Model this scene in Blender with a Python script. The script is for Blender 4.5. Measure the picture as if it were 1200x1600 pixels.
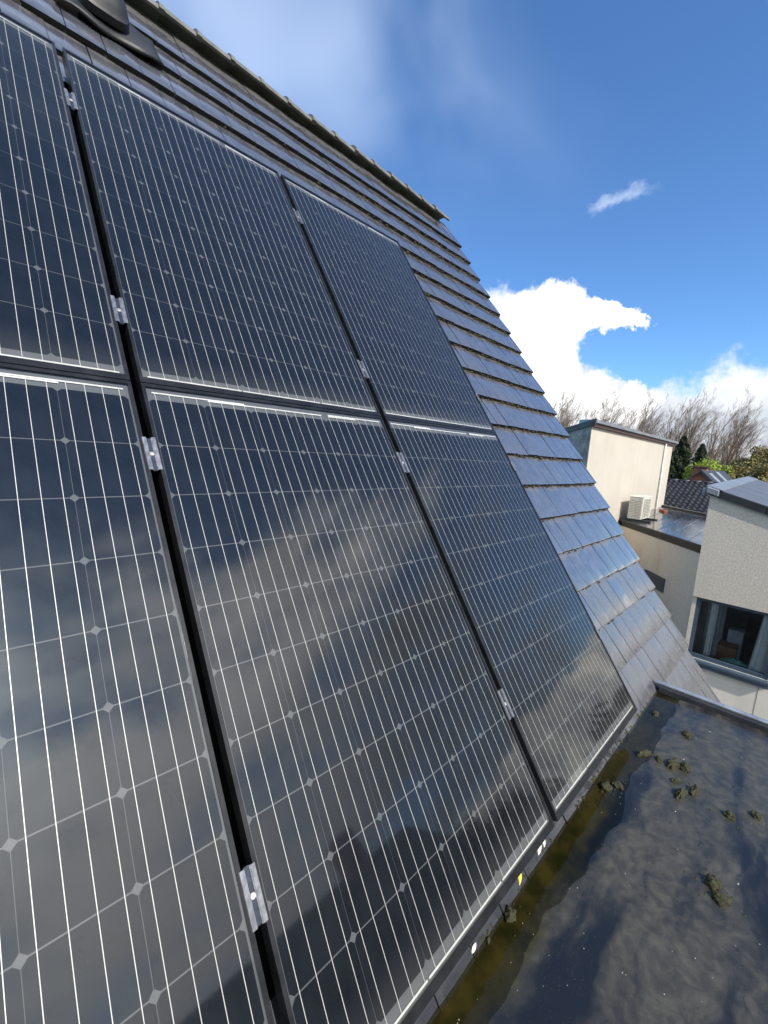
import bpy, bmesh, math, random
from mathutils import Vector, Matrix, noise
R_ = math.radians
random.seed(7)
for o in list(bpy.data.objects): bpy.data.objects.remove(o)
scene = bpy.context.scene
COL = scene.collection

# ------------------------------------------------------------------ camera
cd = bpy.data.cameras.new('camera'); cam = bpy.data.objects.new('camera', cd); COL.objects.link(cam)
cam.matrix_world = Matrix(((0.71057113, 0.05983833, -0.70107635, -0.37684898),
                           (-0.7010322, 0.14567039, -0.69809311, -1.36410633),
                           (0.06035334, 0.9875219, 0.14545777, -0.1124962),
                           (0, 0, 0, 1)))
cd.sensor_fit = 'VERTICAL'; cd.sensor_height = 16.0; cd.lens = 6.47
cd.clip_start = 0.02; cd.clip_end = 4000
scene.camera = cam
scene.view_settings.view_transform = 'Standard'; scene.view_settings.look = 'None'
scene.view_settings.gamma = 1; scene.view_settings.use_curve_mapping = False
scene.view_settings.exposure = 0.55
scene.cycles.transparent_max_bounces = 8; scene.cycles.max_bounces = 6; scene.cycles.diffuse_bounces = 3; scene.cycles.glossy_bounces = 4

# ------------------------------------------------------------------ node helper
class NT:
    def __init__(s, nt): s.nt = nt; s.n = nt.nodes; s.l = nt.links
    def node(s, t, **k):
        n = s.n.new(t)
        for a, b in k.items(): setattr(n, a, b)
        return n
    def put(s, sock, v):
        if v is None: return
        if isinstance(v, bpy.types.NodeSocket): s.l.new(v, sock)
        else:
            if sock.type == 'RGBA' and isinstance(v, (int, float)): v = (v, v, v, 1)
            elif sock.type == 'RGBA' and len(v) == 3: v = (*v, 1)
            sock.default_value = v
    def m(s, op, a, b=None, c=None, clamp=False):
        n = s.node('ShaderNodeMath', operation=op, use_clamp=clamp)
        for i, v in enumerate((a, b, c)): s.put(n.inputs[i], v)
        return n.outputs[0]
    def vm(s, op, a, b=None):
        n = s.node('ShaderNodeVectorMath', operation=op); s.put(n.inputs[0], a); s.put(n.inputs[1], b)
        return n.outputs[0]
    def mix(s, f, a, b, bt='MIX'):
        n = s.node('ShaderNodeMix', data_type='RGBA', blend_type=bt)
        s.put(n.inputs[0], f); s.put(n.inputs[6], a); s.put(n.inputs[7], b); return n.outputs[2]
    def xyz(s, v):
        n = s.node('ShaderNodeSeparateXYZ'); s.put(n.inputs[0], v); return n.outputs
    def comb(s, x, y, z=0.0):
        n = s.node('ShaderNodeCombineXYZ')
        for i, v in enumerate((x, y, z)): s.put(n.inputs[i], v)
        return n.outputs[0]
    def noise(s, vec, scale=5, detail=4, rough=.55, dist=0, color=False):
        n = s.node('ShaderNodeTexNoise'); s.put(n.inputs['Vector'], vec); s.put(n.inputs['Scale'], scale)
        s.put(n.inputs['Detail'], detail); s.put(n.inputs['Roughness'], rough); s.put(n.inputs['Distortion'], dist)
        return n.outputs[1 if color else 0]
    def ss(s, v, a, b, lo=0.0, hi=1.0):
        n = s.node('ShaderNodeMapRange', interpolation_type='SMOOTHSTEP')
        for i, q in enumerate((v, a, b, lo, hi)): s.put(n.inputs[i], q)
        return n.outputs[0]
    def lin(s, v, a, b, lo=0.0, hi=1.0):
        n = s.node('ShaderNodeMapRange')
        for i, q in enumerate((v, a, b, lo, hi)): s.put(n.inputs[i], q)
        return n.outputs[0]
    def bump(s, h, strength=.3, dist=.01):
        n = s.node('ShaderNodeBump'); s.put(n.inputs['Strength'], strength); s.put(n.inputs['Distance'], dist)
        s.put(n.inputs['Height'], h); return n.outputs[0]
    def map(s, vec, scale=(1, 1, 1), rot=(0, 0, 0), loc=(0, 0, 0)):
        n = s.node('ShaderNodeMapping'); s.put(n.inputs[0], vec); s.put(n.inputs[1], loc); s.put(n.inputs[2], rot); s.put(n.inputs[3], scale)
        return n.outputs[0]

# ------------------------------------------------------------------ sun and sky
SUN_AZ, SUN_EL = R_(-14.0), R_(43)          # azimuth from -Y towards +X
S = Vector((math.cos(SUN_EL)*math.sin(SUN_AZ), -math.cos(SUN_EL)*math.cos(SUN_AZ), math.sin(SUN_EL)))
sl = bpy.data.lights.new('sun', 'SUN'); sl.energy = 3.2; sl.angle = R_(0.6); sl.color = (1, .95, .87)
so = bpy.data.objects.new('sun', sl); COL.objects.link(so); so.rotation_euler = S.to_track_quat('Z', 'Y').to_euler(); so.location = (0, -20, 30)

world = bpy.data.worlds.new('World'); scene.world = world; world.use_nodes = True
w = NT(world.node_tree); w.n.clear()
BG = w.node('ShaderNodeBackground'); BG.inputs[1].default_value = 0.11
world.cycles.sampling_method = 'MANUAL'; world.cycles.sample_map_resolution = 256
OUT = w.node('ShaderNodeOutputWorld'); w.l.new(BG.outputs[0], OUT.inputs[0])
sky = w.node('ShaderNodeTexSky', sky_type='NISHITA'); sky.sun_disc = False
sky.sun_elevation = SUN_EL; sky.sun_rotation = math.atan2(S.x, S.y)
sky.altitude = 100; sky.air_density = 1.0; sky.dust_density = .35; sky.ozone_density = 2.2
skyc = w.mix(1.0, sky.outputs[0], (0.66, 0.985, 1.30), 'MULTIPLY')
D = w.node('ShaderNodeTexCoord').outputs['Generated']
dx, dy, dz = w.xyz(D)
AZ = w.m('DEGREES', w.m('ARCTAN2', dy, dx)); EL = w.m('DEGREES', w.m('ARCSINE', dz))
warpc = w.vm('SUBTRACT', w.noise(D, 13, 5, .66, 0, True), (.5, .5, .5)); wx, wy, wz = w.xyz(warpc)
AZW = w.m('ADD', AZ, w.m('MULTIPLY', wx, 7.5)); ELW = w.m('ADD', EL, w.m('MULTIPLY', wy, 5.0))
n_big = w.noise(D, 9, 4, .62); n_fine = w.noise(D, 34, 3, .6); n_low = w.noise(D, 3.2, 3, .55)
def ell(a, e, ra, re, rot=0):
    u = w.m('SUBTRACT', AZW, a); v = w.m('SUBTRACT', ELW, e)
    if rot:
        c, s_ = math.cos(R_(rot)), math.sin(R_(rot))
        u, v = w.m('ADD', w.m('MULTIPLY', u, c), w.m('MULTIPLY', v, s_)), w.m('SUBTRACT', w.m('MULTIPLY', v, c), w.m('MULTIPLY', u, s_))
    q = w.m('SQRT', w.m('ADD', w.m('POWER', w.m('DIVIDE', u, ra), 2.0), w.m('POWER', w.m('DIVIDE', v, re), 2.0)))
    return w.m('SUBTRACT', 1.0, q)
def mx(*a):
    r = a[0]
    for b in a[1:]: r = w.m('SMOOTH_MAX', r, b, .12)
    return r
wob = w.m('ADD', w.m('MULTIPLY', w.m('SUBTRACT', n_big, .5), 0.95), w.m('MULTIPLY', w.m('SUBTRACT', n_fine, .5), .55))
# the tall white cumulus behind the roof verge
big = mx(ell(33, 11.5, 10.5, 9.6), ell(26.5, 17.3, 6.6, 3.3, 8), ell(20.5, 16.9, 4.4, 1.7, 12), ell(16.8, 15.9, 2.6, .75, 18), ell(26, 7.5, 10.5, 5.2), ell(17.5, 7.2, 5.5, 2.7), ell(27, 13, 6.2, 5.0))
m_big = w.ss(w.m('ADD', big, w.m('MULTIPLY', wob, .42)), -.02, .20)
# the grey-white bank along the horizon to the right of it
bank = mx(ell(2, 4.5, 15, 7.4), ell(18, 3.5, 16, 5.0), ell(-34, 2.5, 32, 5.0))
m_bank = w.ss(w.m('ADD', bank, w.m('MULTIPLY', wob, .6)), -.02, .28)
# broken clouds over the rest of the sky, thinning towards the blue side
field = w.noise(w.vm('MULTIPLY', D, (1.0, 1.0, 2.6)), 3.0, 4, .55)
cover = w.ss(w.m('ADD', w.m('MULTIPLY', dy, -1.0), w.m('MULTIPLY', dx, -.15)), -.05, .55)
thr = w.m('ADD', w.m('SUBTRACT', .74, w.m('MULTIPLY', cover, .42)), w.ss(EL, 38, 64, 0.0, .34))
m_gen = w.m('MULTIPLY', w.ss(w.m('SUBTRACT', field, thr), -.10, .26), w.ss(EL, -1, 4))
# thin veils high up and one small wisp
veil = w.noise(w.map(D, (1.6, 2.6, 2.4), (0, .5, .6)), 1.3, 3, .5, .3)
m_veil = w.m('MULTIPLY', w.ss(veil, .30, .85), w.m('MULTIPLY', w.ss(EL, 22, 38), w.ss(AZ, 12, 80)))
m_veil = w.m('MULTIPLY', m_veil, .75)
m_wisp = w.m('MULTIPLY', w.ss(w.m('ADD', ell(19.5, 27.4, 4.4, 1.0, -6), w.m('MULTIPLY', wob, 1.1)), .05, 1.0), .32)
shade = w.ss(w.m('ADD', w.m('MULTIPLY', n_low, .7), w.m('MULTIPLY', n_big, .5)), .42, .78)
c_big = w.mix(w.m('MULTIPLY', w.ss(w.m('SUBTRACT', n_fine, w.m('MULTIPLY', big, .35)), .30, .62), .75), (8.4, 8.4, 8.4), (4.7, 5.0, 5.5))
c_bank = w.mix(w.m('MULTIPLY', w.ss(EL, 11, 3), w.ss(n_big, .35, .6)), w.mix(w.ss(AZ, 0, -25), (6.6, 6.85, 7.2), (11.5, 11.1, 10.0)), (3.6, 3.9, 4.4))
sunny = w.ss(dy, .1, -.7)
c_low = w.mix(shade, (2.9, 3.15, 3.5), (1.7, 1.95, 2.3))
c_top = w.mix(shade, (25.0, 25.0, 25.0), (7.0, 7.2, 7.5))
c_gen = w.mix(w.ss(w.m('ADD', EL, w.m('MULTIPLY', w.m('SUBTRACT', n_low, .5), 26.0)), 24, 40), c_low, c_top)
glow = w.ss(w.m('ADD', w.m('ADD', w.m('MULTIPLY', dx, S.x), w.m('MULTIPLY', dy, S.y)), w.m('MULTIPLY', dz, S.z)), .55, 1.0)
c_gen = w.mix(w.m('MULTIPLY', glow, .7), c_gen, (20.0, 19.6, 18.6))
col = w.mix(m_veil, skyc, (6.6, 7.9, 9.9))
col = w.mix(m_wisp, col, (8.0, 8.6, 9.5))
col = w.mix(m_gen, col, c_gen)
col = w.mix(m_bank, col, c_bank)
col = w.mix(m_big, col, c_big)
w.l.new(col, BG.inputs[0])

# ------------------------------------------------------------------ materials
def material(name):
    m = bpy.data.materials.new(name); m.use_nodes = True
    t = NT(m.node_tree); b = m.node_tree.nodes['Principled BSDF']
    return m, t, b
def simple(name, col, rough=.6, metal=0, var=.15, scale=8, bump=0, bscale=60, coat=0):
    m, t, b = material(name)
    oc = t.node('ShaderNodeTexCoord').outputs['Object']
    f = t.noise(oc, scale, 5, .6)
    c2 = tuple(x*(1-var) for x in col); c1 = tuple(min(1, x*(1+var)) for x in col)
    t.put(b.inputs['Base Color'], t.mix(t.ss(f, .3, .7), c2, c1))
    t.put(b.inputs['Roughness'], t.lin(f, .3, .7, max(.02, rough-.07), min(1, rough+.07)))
    b.inputs['Metallic'].default_value = metal
    if coat: b.inputs['Coat Weight'].default_value = coat
    if bump: t.put(b.inputs['Normal'], t.bump(t.noise(oc, bscale, 5, .65), bump, .01))
    return m
def thin_glass(name, tint, rough, bump=0, bscale=40, ior=1.5, bdist=.002, dust=0):
    m = bpy.data.materials.new(name); m.use_nodes = True; t = NT(m.node_tree); t.n.clear()
    o = t.node('ShaderNodeOutputMaterial'); mi = t.node('ShaderNodeMixShader'); tr = t.node('ShaderNodeBsdfTransparent'); gl = t.node('ShaderNodeBsdfGlossy'); fr = t.node('ShaderNodeFresnel')
    t.put(tr.inputs[0], tint); fr.inputs[0].default_value = ior
    oc = t.node('ShaderNodeTexCoord').outputs['Object']
    t.put(gl.inputs['Roughness'], t.lin(t.noise(oc, 6, 5, .6), .3, .75, rough*.75, rough*1.4))
    t.put(gl.inputs['Color'], (1, 1, 1))
    if bump:
        nb = t.bump(t.noise(oc, bscale, 3, .5), bump, bdist); t.put(gl.inputs['Normal'], nb)
    t.l.new(fr.outputs[0], mi.inputs[0]); t.l.new(tr.outputs[0], mi.inputs[1]); t.l.new(gl.outputs[0], mi.inputs[2])
    if dust:                                                  # dried rain marks, thicker along the lower frame
        x, y, z = t.xyz(oc); df = t.node('ShaderNodeBsdfDiffuse'); t.put(df.inputs[0], (.32, .31, .28)); m2 = t.node('ShaderNodeMixShader')
        n = t.noise(t.vm('MULTIPLY', oc, (9, 1.6, 1)), 3, 5, .65); low = t.ss(y, -1.50, -1.635)
        t.put(m2.inputs[0], t.m('MULTIPLY', t.m('ADD', t.m('MULTIPLY', low, .35), t.lin(n, .4, .8, .01, .07)), dust))
        t.l.new(mi.outputs[0], m2.inputs[1]); t.l.new(df.outputs[0], m2.inputs[2]); t.l.new(m2.outputs[0], o.inputs[0])
    else: t.l.new(mi.outputs[0], o.inputs[0])
    return m

MT = {}
MT['glass'] = thin_glass('panel glass', (.93, .95, .96), .045, 0, 25, 1.58, dust=.20)
MT['cell'] = simple('silicon cell', (.009, .011, .015), .30, 0, .14, 9)
MT['cell'].node_tree.nodes['Principled BSDF'].inputs['Specular IOR Level'].default_value = .16; MT['cell'].node_tree.nodes['Principled BSDF'].inputs['Specular Tint'].default_value = (.72, .86, 1, 1)
MT['backsheet'] = simple('grey backsheet', (.095, .10, .108), .6, 0, .08, 20)
MT['ribbon'] = simple('tinned ribbon', (.70, .69, .66), .38, .15, .06, 40)
MT['frame'] = simple('black anodised frame', (.022, .023, .025), .30, .35, .25, 14)
MT['gap'] = simple('roof underlay', (.008, .008, .009), .9)
MT['alu'] = simple('mill aluminium', (.27, .275, .295), .36, .7, .22, 60)
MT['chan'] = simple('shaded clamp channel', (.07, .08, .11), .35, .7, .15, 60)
MT['steel'] = simple('bolt steel', (.82, .78, .70), .28, .7, .1, 60)
MT['rail'] = simple('black rail', (.02, .02, .022), .5, .3)
MT['railalu'] = simple('aluminium bracket', (.45, .45, .46), .4, .7)
MT['zinc'] = simple('zinc sheet', (.27, .29, .31), .45, .5, .2, 5, .1, 20)
MT['trim'] = simple('aluminium roof trim', (.40, .42, .43), .35, .6, .2, 9)
MT['plastic'] = simple('dark grey plastic', (.020, .021, .023), .52, 0, .25, 9, .1, 40)
MT['whitewall'] = simple('cream painted render', (.56, .51, .44), .85, 0, .05, 1.2, .12, 90)
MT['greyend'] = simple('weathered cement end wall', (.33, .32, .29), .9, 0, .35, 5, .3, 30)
MT['cream'] = simple('cream rendered wall', (.78, .73, .64), .85, 0, .07, 1.5, .2, 60)
def streaked(name, a, c, d):
    m, t, b = material(name)
    oc = t.node('ShaderNodeTexCoord').outputs['Object']
    n = t.noise(t.vm('MULTIPLY', oc, (3.0, 3.0, .22)), 1.2, 6, .6); n2 = t.noise(oc, .9, 5, .6); n3 = t.noise(oc, 70, 4, .6)
    x = t.mix(t.ss(n2, .35, .65), a, c); x = t.mix(t.m('MULTIPLY', t.ss(n, .52, .78), .45), x, d)
    t.put(b.inputs['Base Color'], x); b.inputs['Roughness'].default_value = .88
    t.put(b.inputs['Normal'], t.bump(n3, .15, .006)); return m
MT['whitewall'] = streaked('cream painted render', (.54, .49, .42), (.58, .53, .455), (.40, .37, .32))
MT['cream'] = streaked('cream rendered wall', (.78, .72, .61), (.84, .78, .67), (.60, .56, .48))
MT['acwhite'] = simple('ivory painted steel', (.68, .66, .58), .45, 0, .05, 4)
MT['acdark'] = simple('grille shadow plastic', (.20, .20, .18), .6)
MT['black'] = simple('black bitumen felt', (.022, .022, .024), .55, 0, .3, 6, .2, 60)
MT['redbrown'] = simple('red brown fascia', (.10, .045, .045), .6)
MT['pipe'] = simple('grey conduit', (.62, .61, .58), .5)
MT['slab'] = simple('grey roof slab', (.085, .088, .095), .38, 0, .12, 3, .1, 90)
MT['frameblue'] = simple('blue grey window frame', (.065, .095, .125), .4, 0, .1, 9)
MT['pane'] = thin_glass('window pane', (.92, .95, .94), .01)
MT['curtain'] = simple('pale curtain cloth', (.86, .90, .86), .9, 0, .04, 8)
MT['curtaing'] = simple('grey curtain cloth', (.30, .32, .33), .9, 0, .12, 8)
MT['room'] = simple('grey room wall', (.50, .52, .52), .9)
MT['roomlight'] = simple('pale door paint', (.50, .50, .47), .7)
MT['darkwood'] = simple('dark cabinet', (.02, .018, .017), .5)
MT['card'] = simple('cardboard', (.36, .17, .07), .8)
MT['white'] = simple('white paint', (.75, .75, .73), .6)
MT['teal'] = simple('teal crumpled cloth', (.18, .55, .47), .8)
MT['yellow'] = simple('yellow leaf', (.72, .55, .02), .5, 0, .2, 60)
MT['petal'] = simple('pale petal', (.75, .72, .60), .6, 0, .15, 60)
MT['speck'] = simple('pale grit', (.42, .40, .35), .6, 0, .4, 90)
MT['bark'] = simple('bare bark', (.17, .122, .085), .9, 0, .25, 1)
MT['twig'] = simple('twigs', (.24, .168, .112), .9, 0, .2, 1)
MT['spruce'] = simple('spruce needles', (.030, .048, .018), .8, 0, .4, .8)
MT['willow'] = simple('fresh yellow green leaves', (.24, .31, .035), .7, 0, .3, .5)
MT['olive'] = simple('olive budding shrubs', (.22, .185, .065), .8, 0, .4, .3)
MT['hedge'] = simple('dark garden foliage', (.035, .05, .018), .8, 0, .4, .5)
MT['mortar'] = simple('mortar', (.30, .28, .25), .9)

# mossy / mottled, roughcast, tile and wet felt materials get their own trees
def m_tile(name='glazed slate grey tile', g=1.0, worn=0.0):
    m, t, b = material(name)
    oc = t.node('ShaderNodeTexCoord').outputs['Object']; inf = t.node('ShaderNodeObjectInfo'); rnd = inf.outputs['Random']
    p = t.vm('ADD', oc, t.comb(t.m('MULTIPLY', rnd, 37.0), t.m('MULTIPLY', rnd, 91.0), 0.0))
    x, y, z = t.xyz(oc)
    streak = t.noise(t.vm('MULTIPLY', p, (34, 4.5, 1)), 1, 4, .6)
    blot = t.noise(p, 14, 5, .6)
    # grime that collects along the head lap
    lap = t.m('ADD', t.ss(y, .15, .25), t.m('MULTIPLY', t.m('SUBTRACT', blot, .5), 2.2))
    lap = t.m('MULTIPLY', t.ss(lap, .40, 1.1), .7)
    dirt = t.m('ADD', t.m('MULTIPLY', t.ss(blot, .2, .6), worn), 0.0); dirt = t.m('MAXIMUM', dirt, lap); dirt = t.m('MAXIMUM', dirt, t.m('MULTIPLY', t.ss(streak, .52, .80), .5))
    base = t.mix(t.ss(blot, .3, .7), (.066*g, .070*g, .086*g), (.106*g, .110*g, .128*g))
    base = t.mix(t.m('MULTIPLY', t.m('SUBTRACT', rnd, .45), 1.4, clamp=True), base, (.10*g, .104*g, .115*g))
    t.put(b.inputs['Base Color'], t.mix(dirt, base, (.115*g, .104*g, .093*g)))
    t.put(b.inputs['Roughness'], t.m('ADD', t.m('MULTIPLY', dirt, .38), t.lin(streak, .3, .7, .10, .20)))
    b.inputs['Specular IOR Level'].default_value = 1.0
    b.inputs['Coat Weight'].default_value = .8; t.put(b.inputs['Coat Roughness'], t.m('ADD', t.m('MULTIPLY', dirt, .4), .08))
    t.put(b.inputs['Normal'], t.bump(t.m('ADD', t.m('MULTIPLY', streak, .6), t.noise(p, 30, 3, .5)), .07, .004))
    return m
def m_roughcast():
    m, t, b = material('pebble-dash render')
    oc = t.node('ShaderNodeTexCoord').outputs['Object']
    v = t.node('ShaderNodeTexVoronoi'); t.put(v.inputs['Vector'], oc); v.inputs['Scale'].default_value = 48
    n1 = t.noise(oc, 42, 5, .7); n2 = t.noise(t.vm('MULTIPLY', oc, (1, 1, .35)), 1.8, 6, .62)
    c = t.mix(t.ss(n1, .33, .68), (.50, .445, .36), (.76, .68, .555))
    c = t.mix(t.m('MULTIPLY', t.ss(n2, .42, .75), .45), c, (.50, .45, .37))
    t.put(b.inputs['Base Color'], c); b.inputs['Roughness'].default_value = .95
    t.put(b.inputs['Normal'], t.bump(t.m('ADD', t.m('MULTIPLY', v.outputs[0], .4), n1), .35, .005))
    return m
def m_beige():
    m, t, b = material('stained beige render')
    oc = t.node('ShaderNodeTexCoord').outputs['Object']
    n1 = t.noise(oc, 40, 5, .7); n2 = t.noise(t.vm('MULTIPLY', oc, (1, 1, .4)), 1.3, 6, .62)
    c = t.mix(t.ss(n1, .3, .7), (.56, .495, .40), (.74, .66, .54))
    c = t.mix(t.m('MULTIPLY', t.ss(n2, .5, .75), .5), c, (.36, .33, .27))
    t.put(b.inputs['Base Color'], c); b.inputs['Roughness'].default_value = .95
    t.put(b.inputs['Normal'], t.bump(n1, .5, .01))
    return m
def m_felt(name='wet bitumen felt', green=1.0):
    m, t, b = material(name)
    oc = t.node('ShaderNodeTexCoord').outputs['Object']
    x, y, z = t.xyz(oc)
    warp = t.noise(oc, 2.2, 4, .6, 0, True)
    p = t.vm('ADD', oc, t.vm('MULTIPLY', t.vm('SUBTRACT', warp, (.5, .5, .5)), (.22, .22, 0)))
    film = t.noise(t.map(p, (1.1, 4.6, 1), (0, 0, R_(-12))), 1.5, 5, .52, .25)
    fine = t.noise(p, 26, 5, .65); grit = t.noise(oc, 260, 3, .6)
    wet = t.ss(film, .44, .64)
    foot = t.m('ADD', y, t.m('MULTIPLY', t.m('SUBTRACT', t.noise(oc, 5, 5, .6), .5), .16))
    algae = t.m('MULTIPLY', t.ss(foot, -1.035, -.985), t.m('ADD', .5, t.m('MULTIPLY', t.ss(x, 1.7, 1.1), .5)))
    alg_c = t.mix(t.ss(t.noise(oc, 9, 6, .65), .35, .68), (.020, .022, .007), (.078, .064, .021))
    silt = t.mix(t.ss(fine, .35, .7), (.040, .038, .030), (.078, .072, .054))
    c = t.mix(wet, silt, (.012, .014, .017))
    c = t.mix(t.m('MULTIPLY', t.ss(grit, .66, .74), .35), c, (.22, .21, .18))
    c = t.mix(t.m('MULTIPLY', algae, green), c, alg_c)
    t.put(b.inputs['Base Color'], c)
    t.put(b.inputs['Roughness'], t.m('ADD', t.lin(wet, 0, 1, .36, .08), t.m('MULTIPLY', fine, .08)))
    b.inputs['Specular IOR Level'].default_value = .5
    t.put(b.inputs['Normal'], t.bump(t.m('ADD', t.m('MULTIPLY', fine, .25), t.m('MULTIPLY', t.noise(p, 6, 3, .5), 1.0)), t.lin(wet, 0, 1, .14, .03), .006))
    return m
def m_moss(name, a, c, d):
    m, t, b = material(name)
    oc = t.node('ShaderNodeTexCoord').outputs['Object']
    n = t.noise(oc, 60, 5, .7); n2 = t.noise(oc, 14, 4, .6)
    t.put(b.inputs['Base Color'], t.mix(t.ss(n2, .38, .62), t.mix(t.ss(n, .3, .7), a, c), d)); b.inputs['Roughness'].default_value = .9
    t.put(b.inputs['Normal'], t.bump(n, .9, .012)); return m
def m_brick():
    m, t, b = material('red brickwork')
    oc = t.node('ShaderNodeTexCoord').outputs['Object']
    x, y, z = t.xyz(oc)
    br = t.node('ShaderNodeTexBrick'); t.put(br.inputs['Vector'], t.comb(t.m('ADD', x, y), z, 0.0))
    br.inputs['Scale'].default_value = 4.5; t.put(br.inputs['Color1'], (.26, .085, .05)); t.put(br.inputs['Color2'], (.36, .13, .08)); t.put(br.inputs['Mortar'], (.28, .22, .18)); br.inputs['Mortar Size'].default_value = .012
    t.put(b.inputs['Base Color'], br.outputs[0]); b.inputs['Roughness'].default_value = .9; return m
def m_ground():
    m, t, b = material('garden ground')
    oc = t.node('ShaderNodeTexCoord').outputs['Object']
    n = t.noise(oc, .05, 8, .6); n2 = t.noise(oc, 1.5, 6, .7)
    t.put(b.inputs['Base Color'], t.mix(t.ss(n, .4, .6), t.mix(n2, (.05, .07, .02), (.09, .10, .035)), (.14, .12, .09))); b.inputs['Roughness'].default_value = .95; return m
MT['tile'] = m_tile(); MT['tilewet'] = m_tile('rain darkened tile', .45); MT['tileold'] = m_tile('weathered grey tile', 1.0, .5); MT['tilebutt'] = simple('shadow black tile edge', (.012, .012, .012), .85, 0, .4, 40); MT['roughcast'] = m_roughcast(); MT['beige'] = m_beige(); MT['felt'] = m_felt(); MT['felt2'] = simple('neighbour roof felt', (.05, .052, .055), .10, 0, .3, 1.5);  MT['brick'] = m_brick(); MT['ground'] = m_ground()
MT['moss'] = m_moss('green brown moss', (.022, .024, .008), (.075, .078, .030), (.040, .034, .018))
MT['lipmoss'] = m_moss('dry tile moss', (.035, .032, .016), (.10, .088, .045), (.06, .045, .028))
MT['water'] = thin_glass('shallow rain water', (.84, .82, .66), .02, .25, 14, 1.33, .006)
MT['darktile'] = simple('black pantile', (.030, .031, .036), .45, 0, .3, 5)
MT['cap'] = simple('weathered ridge tile', (.125, .128, .120), .6, 0, .35, 8, .25, 40)
MT['roofdark'] = simple('dark slate roof', (.035, .036, .042), .6, 0, .2, 2)

# ------------------------------------------------------------------ mesh helpers
class MB:
    def __init__(s): s.v = []; s.f = []
    def add(s, vs, fs):
        b = len(s.v); s.v += [tuple(v) for v in vs]; s.f += [tuple(i+b for i in f) for f in fs]; return s
    def box(s, x0, x1, y0, y1, z0, z1):
        return s.add([(x0,y0,z0),(x1,y0,z0),(x1,y1,z0),(x0,y1,z0),(x0,y0,z1),(x1,y0,z1),(x1,y1,z1),(x0,y1,z1)],
                     [(3,2,1,0),(4,5,6,7),(0,1,5,4),(1,2,6,5),(2,3,7,6),(3,0,4,7)])
    def prism(s, poly, z0, z1):          # poly counter-clockwise seen from above
        n = len(poly)
        vs = [(x, y, z0) for x, y in poly]+[(x, y, z1) for x, y in poly]
        return s.add(vs, [tuple(reversed(range(n))), tuple(range(n, 2*n))]+[(i, (i+1) % n, n+(i+1) % n, n+i) for i in range(n)])
    def tube(s, pts, rad, k=8, cap=True):
        pts = [Vector(p) for p in pts]; n = len(pts); rings = []
        for i, p in enumerate(pts):
            t = (pts[min(i+1, n-1)]-pts[max(i-1, 0)]).normalized()
            a = t.cross(Vector((0, 0, 1)) if abs(t.z) < .9 else Vector((1, 0, 0))).normalized(); c = t.cross(a)
            r = rad[i] if isinstance(rad, (list, tuple)) else rad
            rings.append([p+(a*math.cos(2*math.pi*j/k)+c*math.sin(2*math.pi*j/k))*r for j in range(k)])
        vs = [v for r in rings for v in r]
        fs = [(i*k+j, i*k+(j+1) % k, (i+1)*k+(j+1) % k, (i+1)*k+j) for i in range(n-1) for j in range(k)]
        if cap: fs += [tuple(reversed(range(k))), tuple(range((n-1)*k, n*k))]
        return s.add(vs, fs)
    def extrude_x(s, prof, x0, x1):      # prof list of (y, z)
        n = len(prof)
        return s.add([(x0, y, z) for y, z in prof]+[(x1, y, z) for y, z in prof],
                     [tuple(range(n)), tuple(reversed(range(n, 2*n)))]+[(i, n+i, n+(i+1) % n, (i+1) % n) for i in range(n)])
    def mesh(s, name, mat, smooth=False, bevel=0):
        me = bpy.data.meshes.new(name); me.from_pydata(s.v, [], s.f)
        bm = bmesh.new(); bm.from_mesh(me)
        if len(s.f) > 1: bmesh.ops.recalc_face_normals(bm, faces=bm.faces)   # a single sheet keeps its winding
        if bevel: bmesh.ops.bevel(bm, geom=list(bm.edges), offset=bevel, segments=1, affect='EDGES', clamp_overlap=True)
        bm.to_mesh(me); bm.free()
        if smooth: me.polygons.foreach_set('use_smooth', [True]*len(me.polygons))
        if mat: me.materials.append(MT[mat])
        return me
    def build(s, name, mat, parent=None, smooth=False, bevel=0):
        return link(name, s.mesh(name, mat, smooth, bevel), parent)
def link(name, me, parent=None, loc=None, rot=None):
    o = bpy.data.objects.new(name, me); COL.objects.link(o)
    if parent: o.parent = parent
    if loc: o.location = loc
    if rot: o.rotation_euler = rot
    return o
def tag(o, label=None, cat=None, group=None, kind=None):
    for k, v in (('label', label), ('category', cat), ('group', group), ('kind', kind)):
        if v: o[k] = v
    return o
def thing(name, label, cat, loc=(0, 0, 0), rot=(0, 0, 0), group=None):
    o = bpy.data.objects.new(name, None); COL.objects.link(o); o.empty_display_size = .1
    o.location = loc; o.rotation_euler = rot; return tag(o, label, cat, group)
TH = R_(55); CT, ST = math.cos(TH), math.sin(TH)
def RP(x, s, n): return Vector((x, s*CT-n*ST, s*ST+n*CT))     # roof coordinates -> world
ROOF = (TH, 0, 0)
FZ = -1.473                                                   # flat roof level
GZ = -6.0                                                     # ground level

# ------------------------------------------------------------------ ground
g = MB(); g.add([(-900, -900, GZ), (3000, -900, GZ), (3000, 1500, GZ), (-900, 1500, GZ)], [(0, 1, 2, 3)])
tag(g.build('ground', 'ground'), kind='structure')

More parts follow.
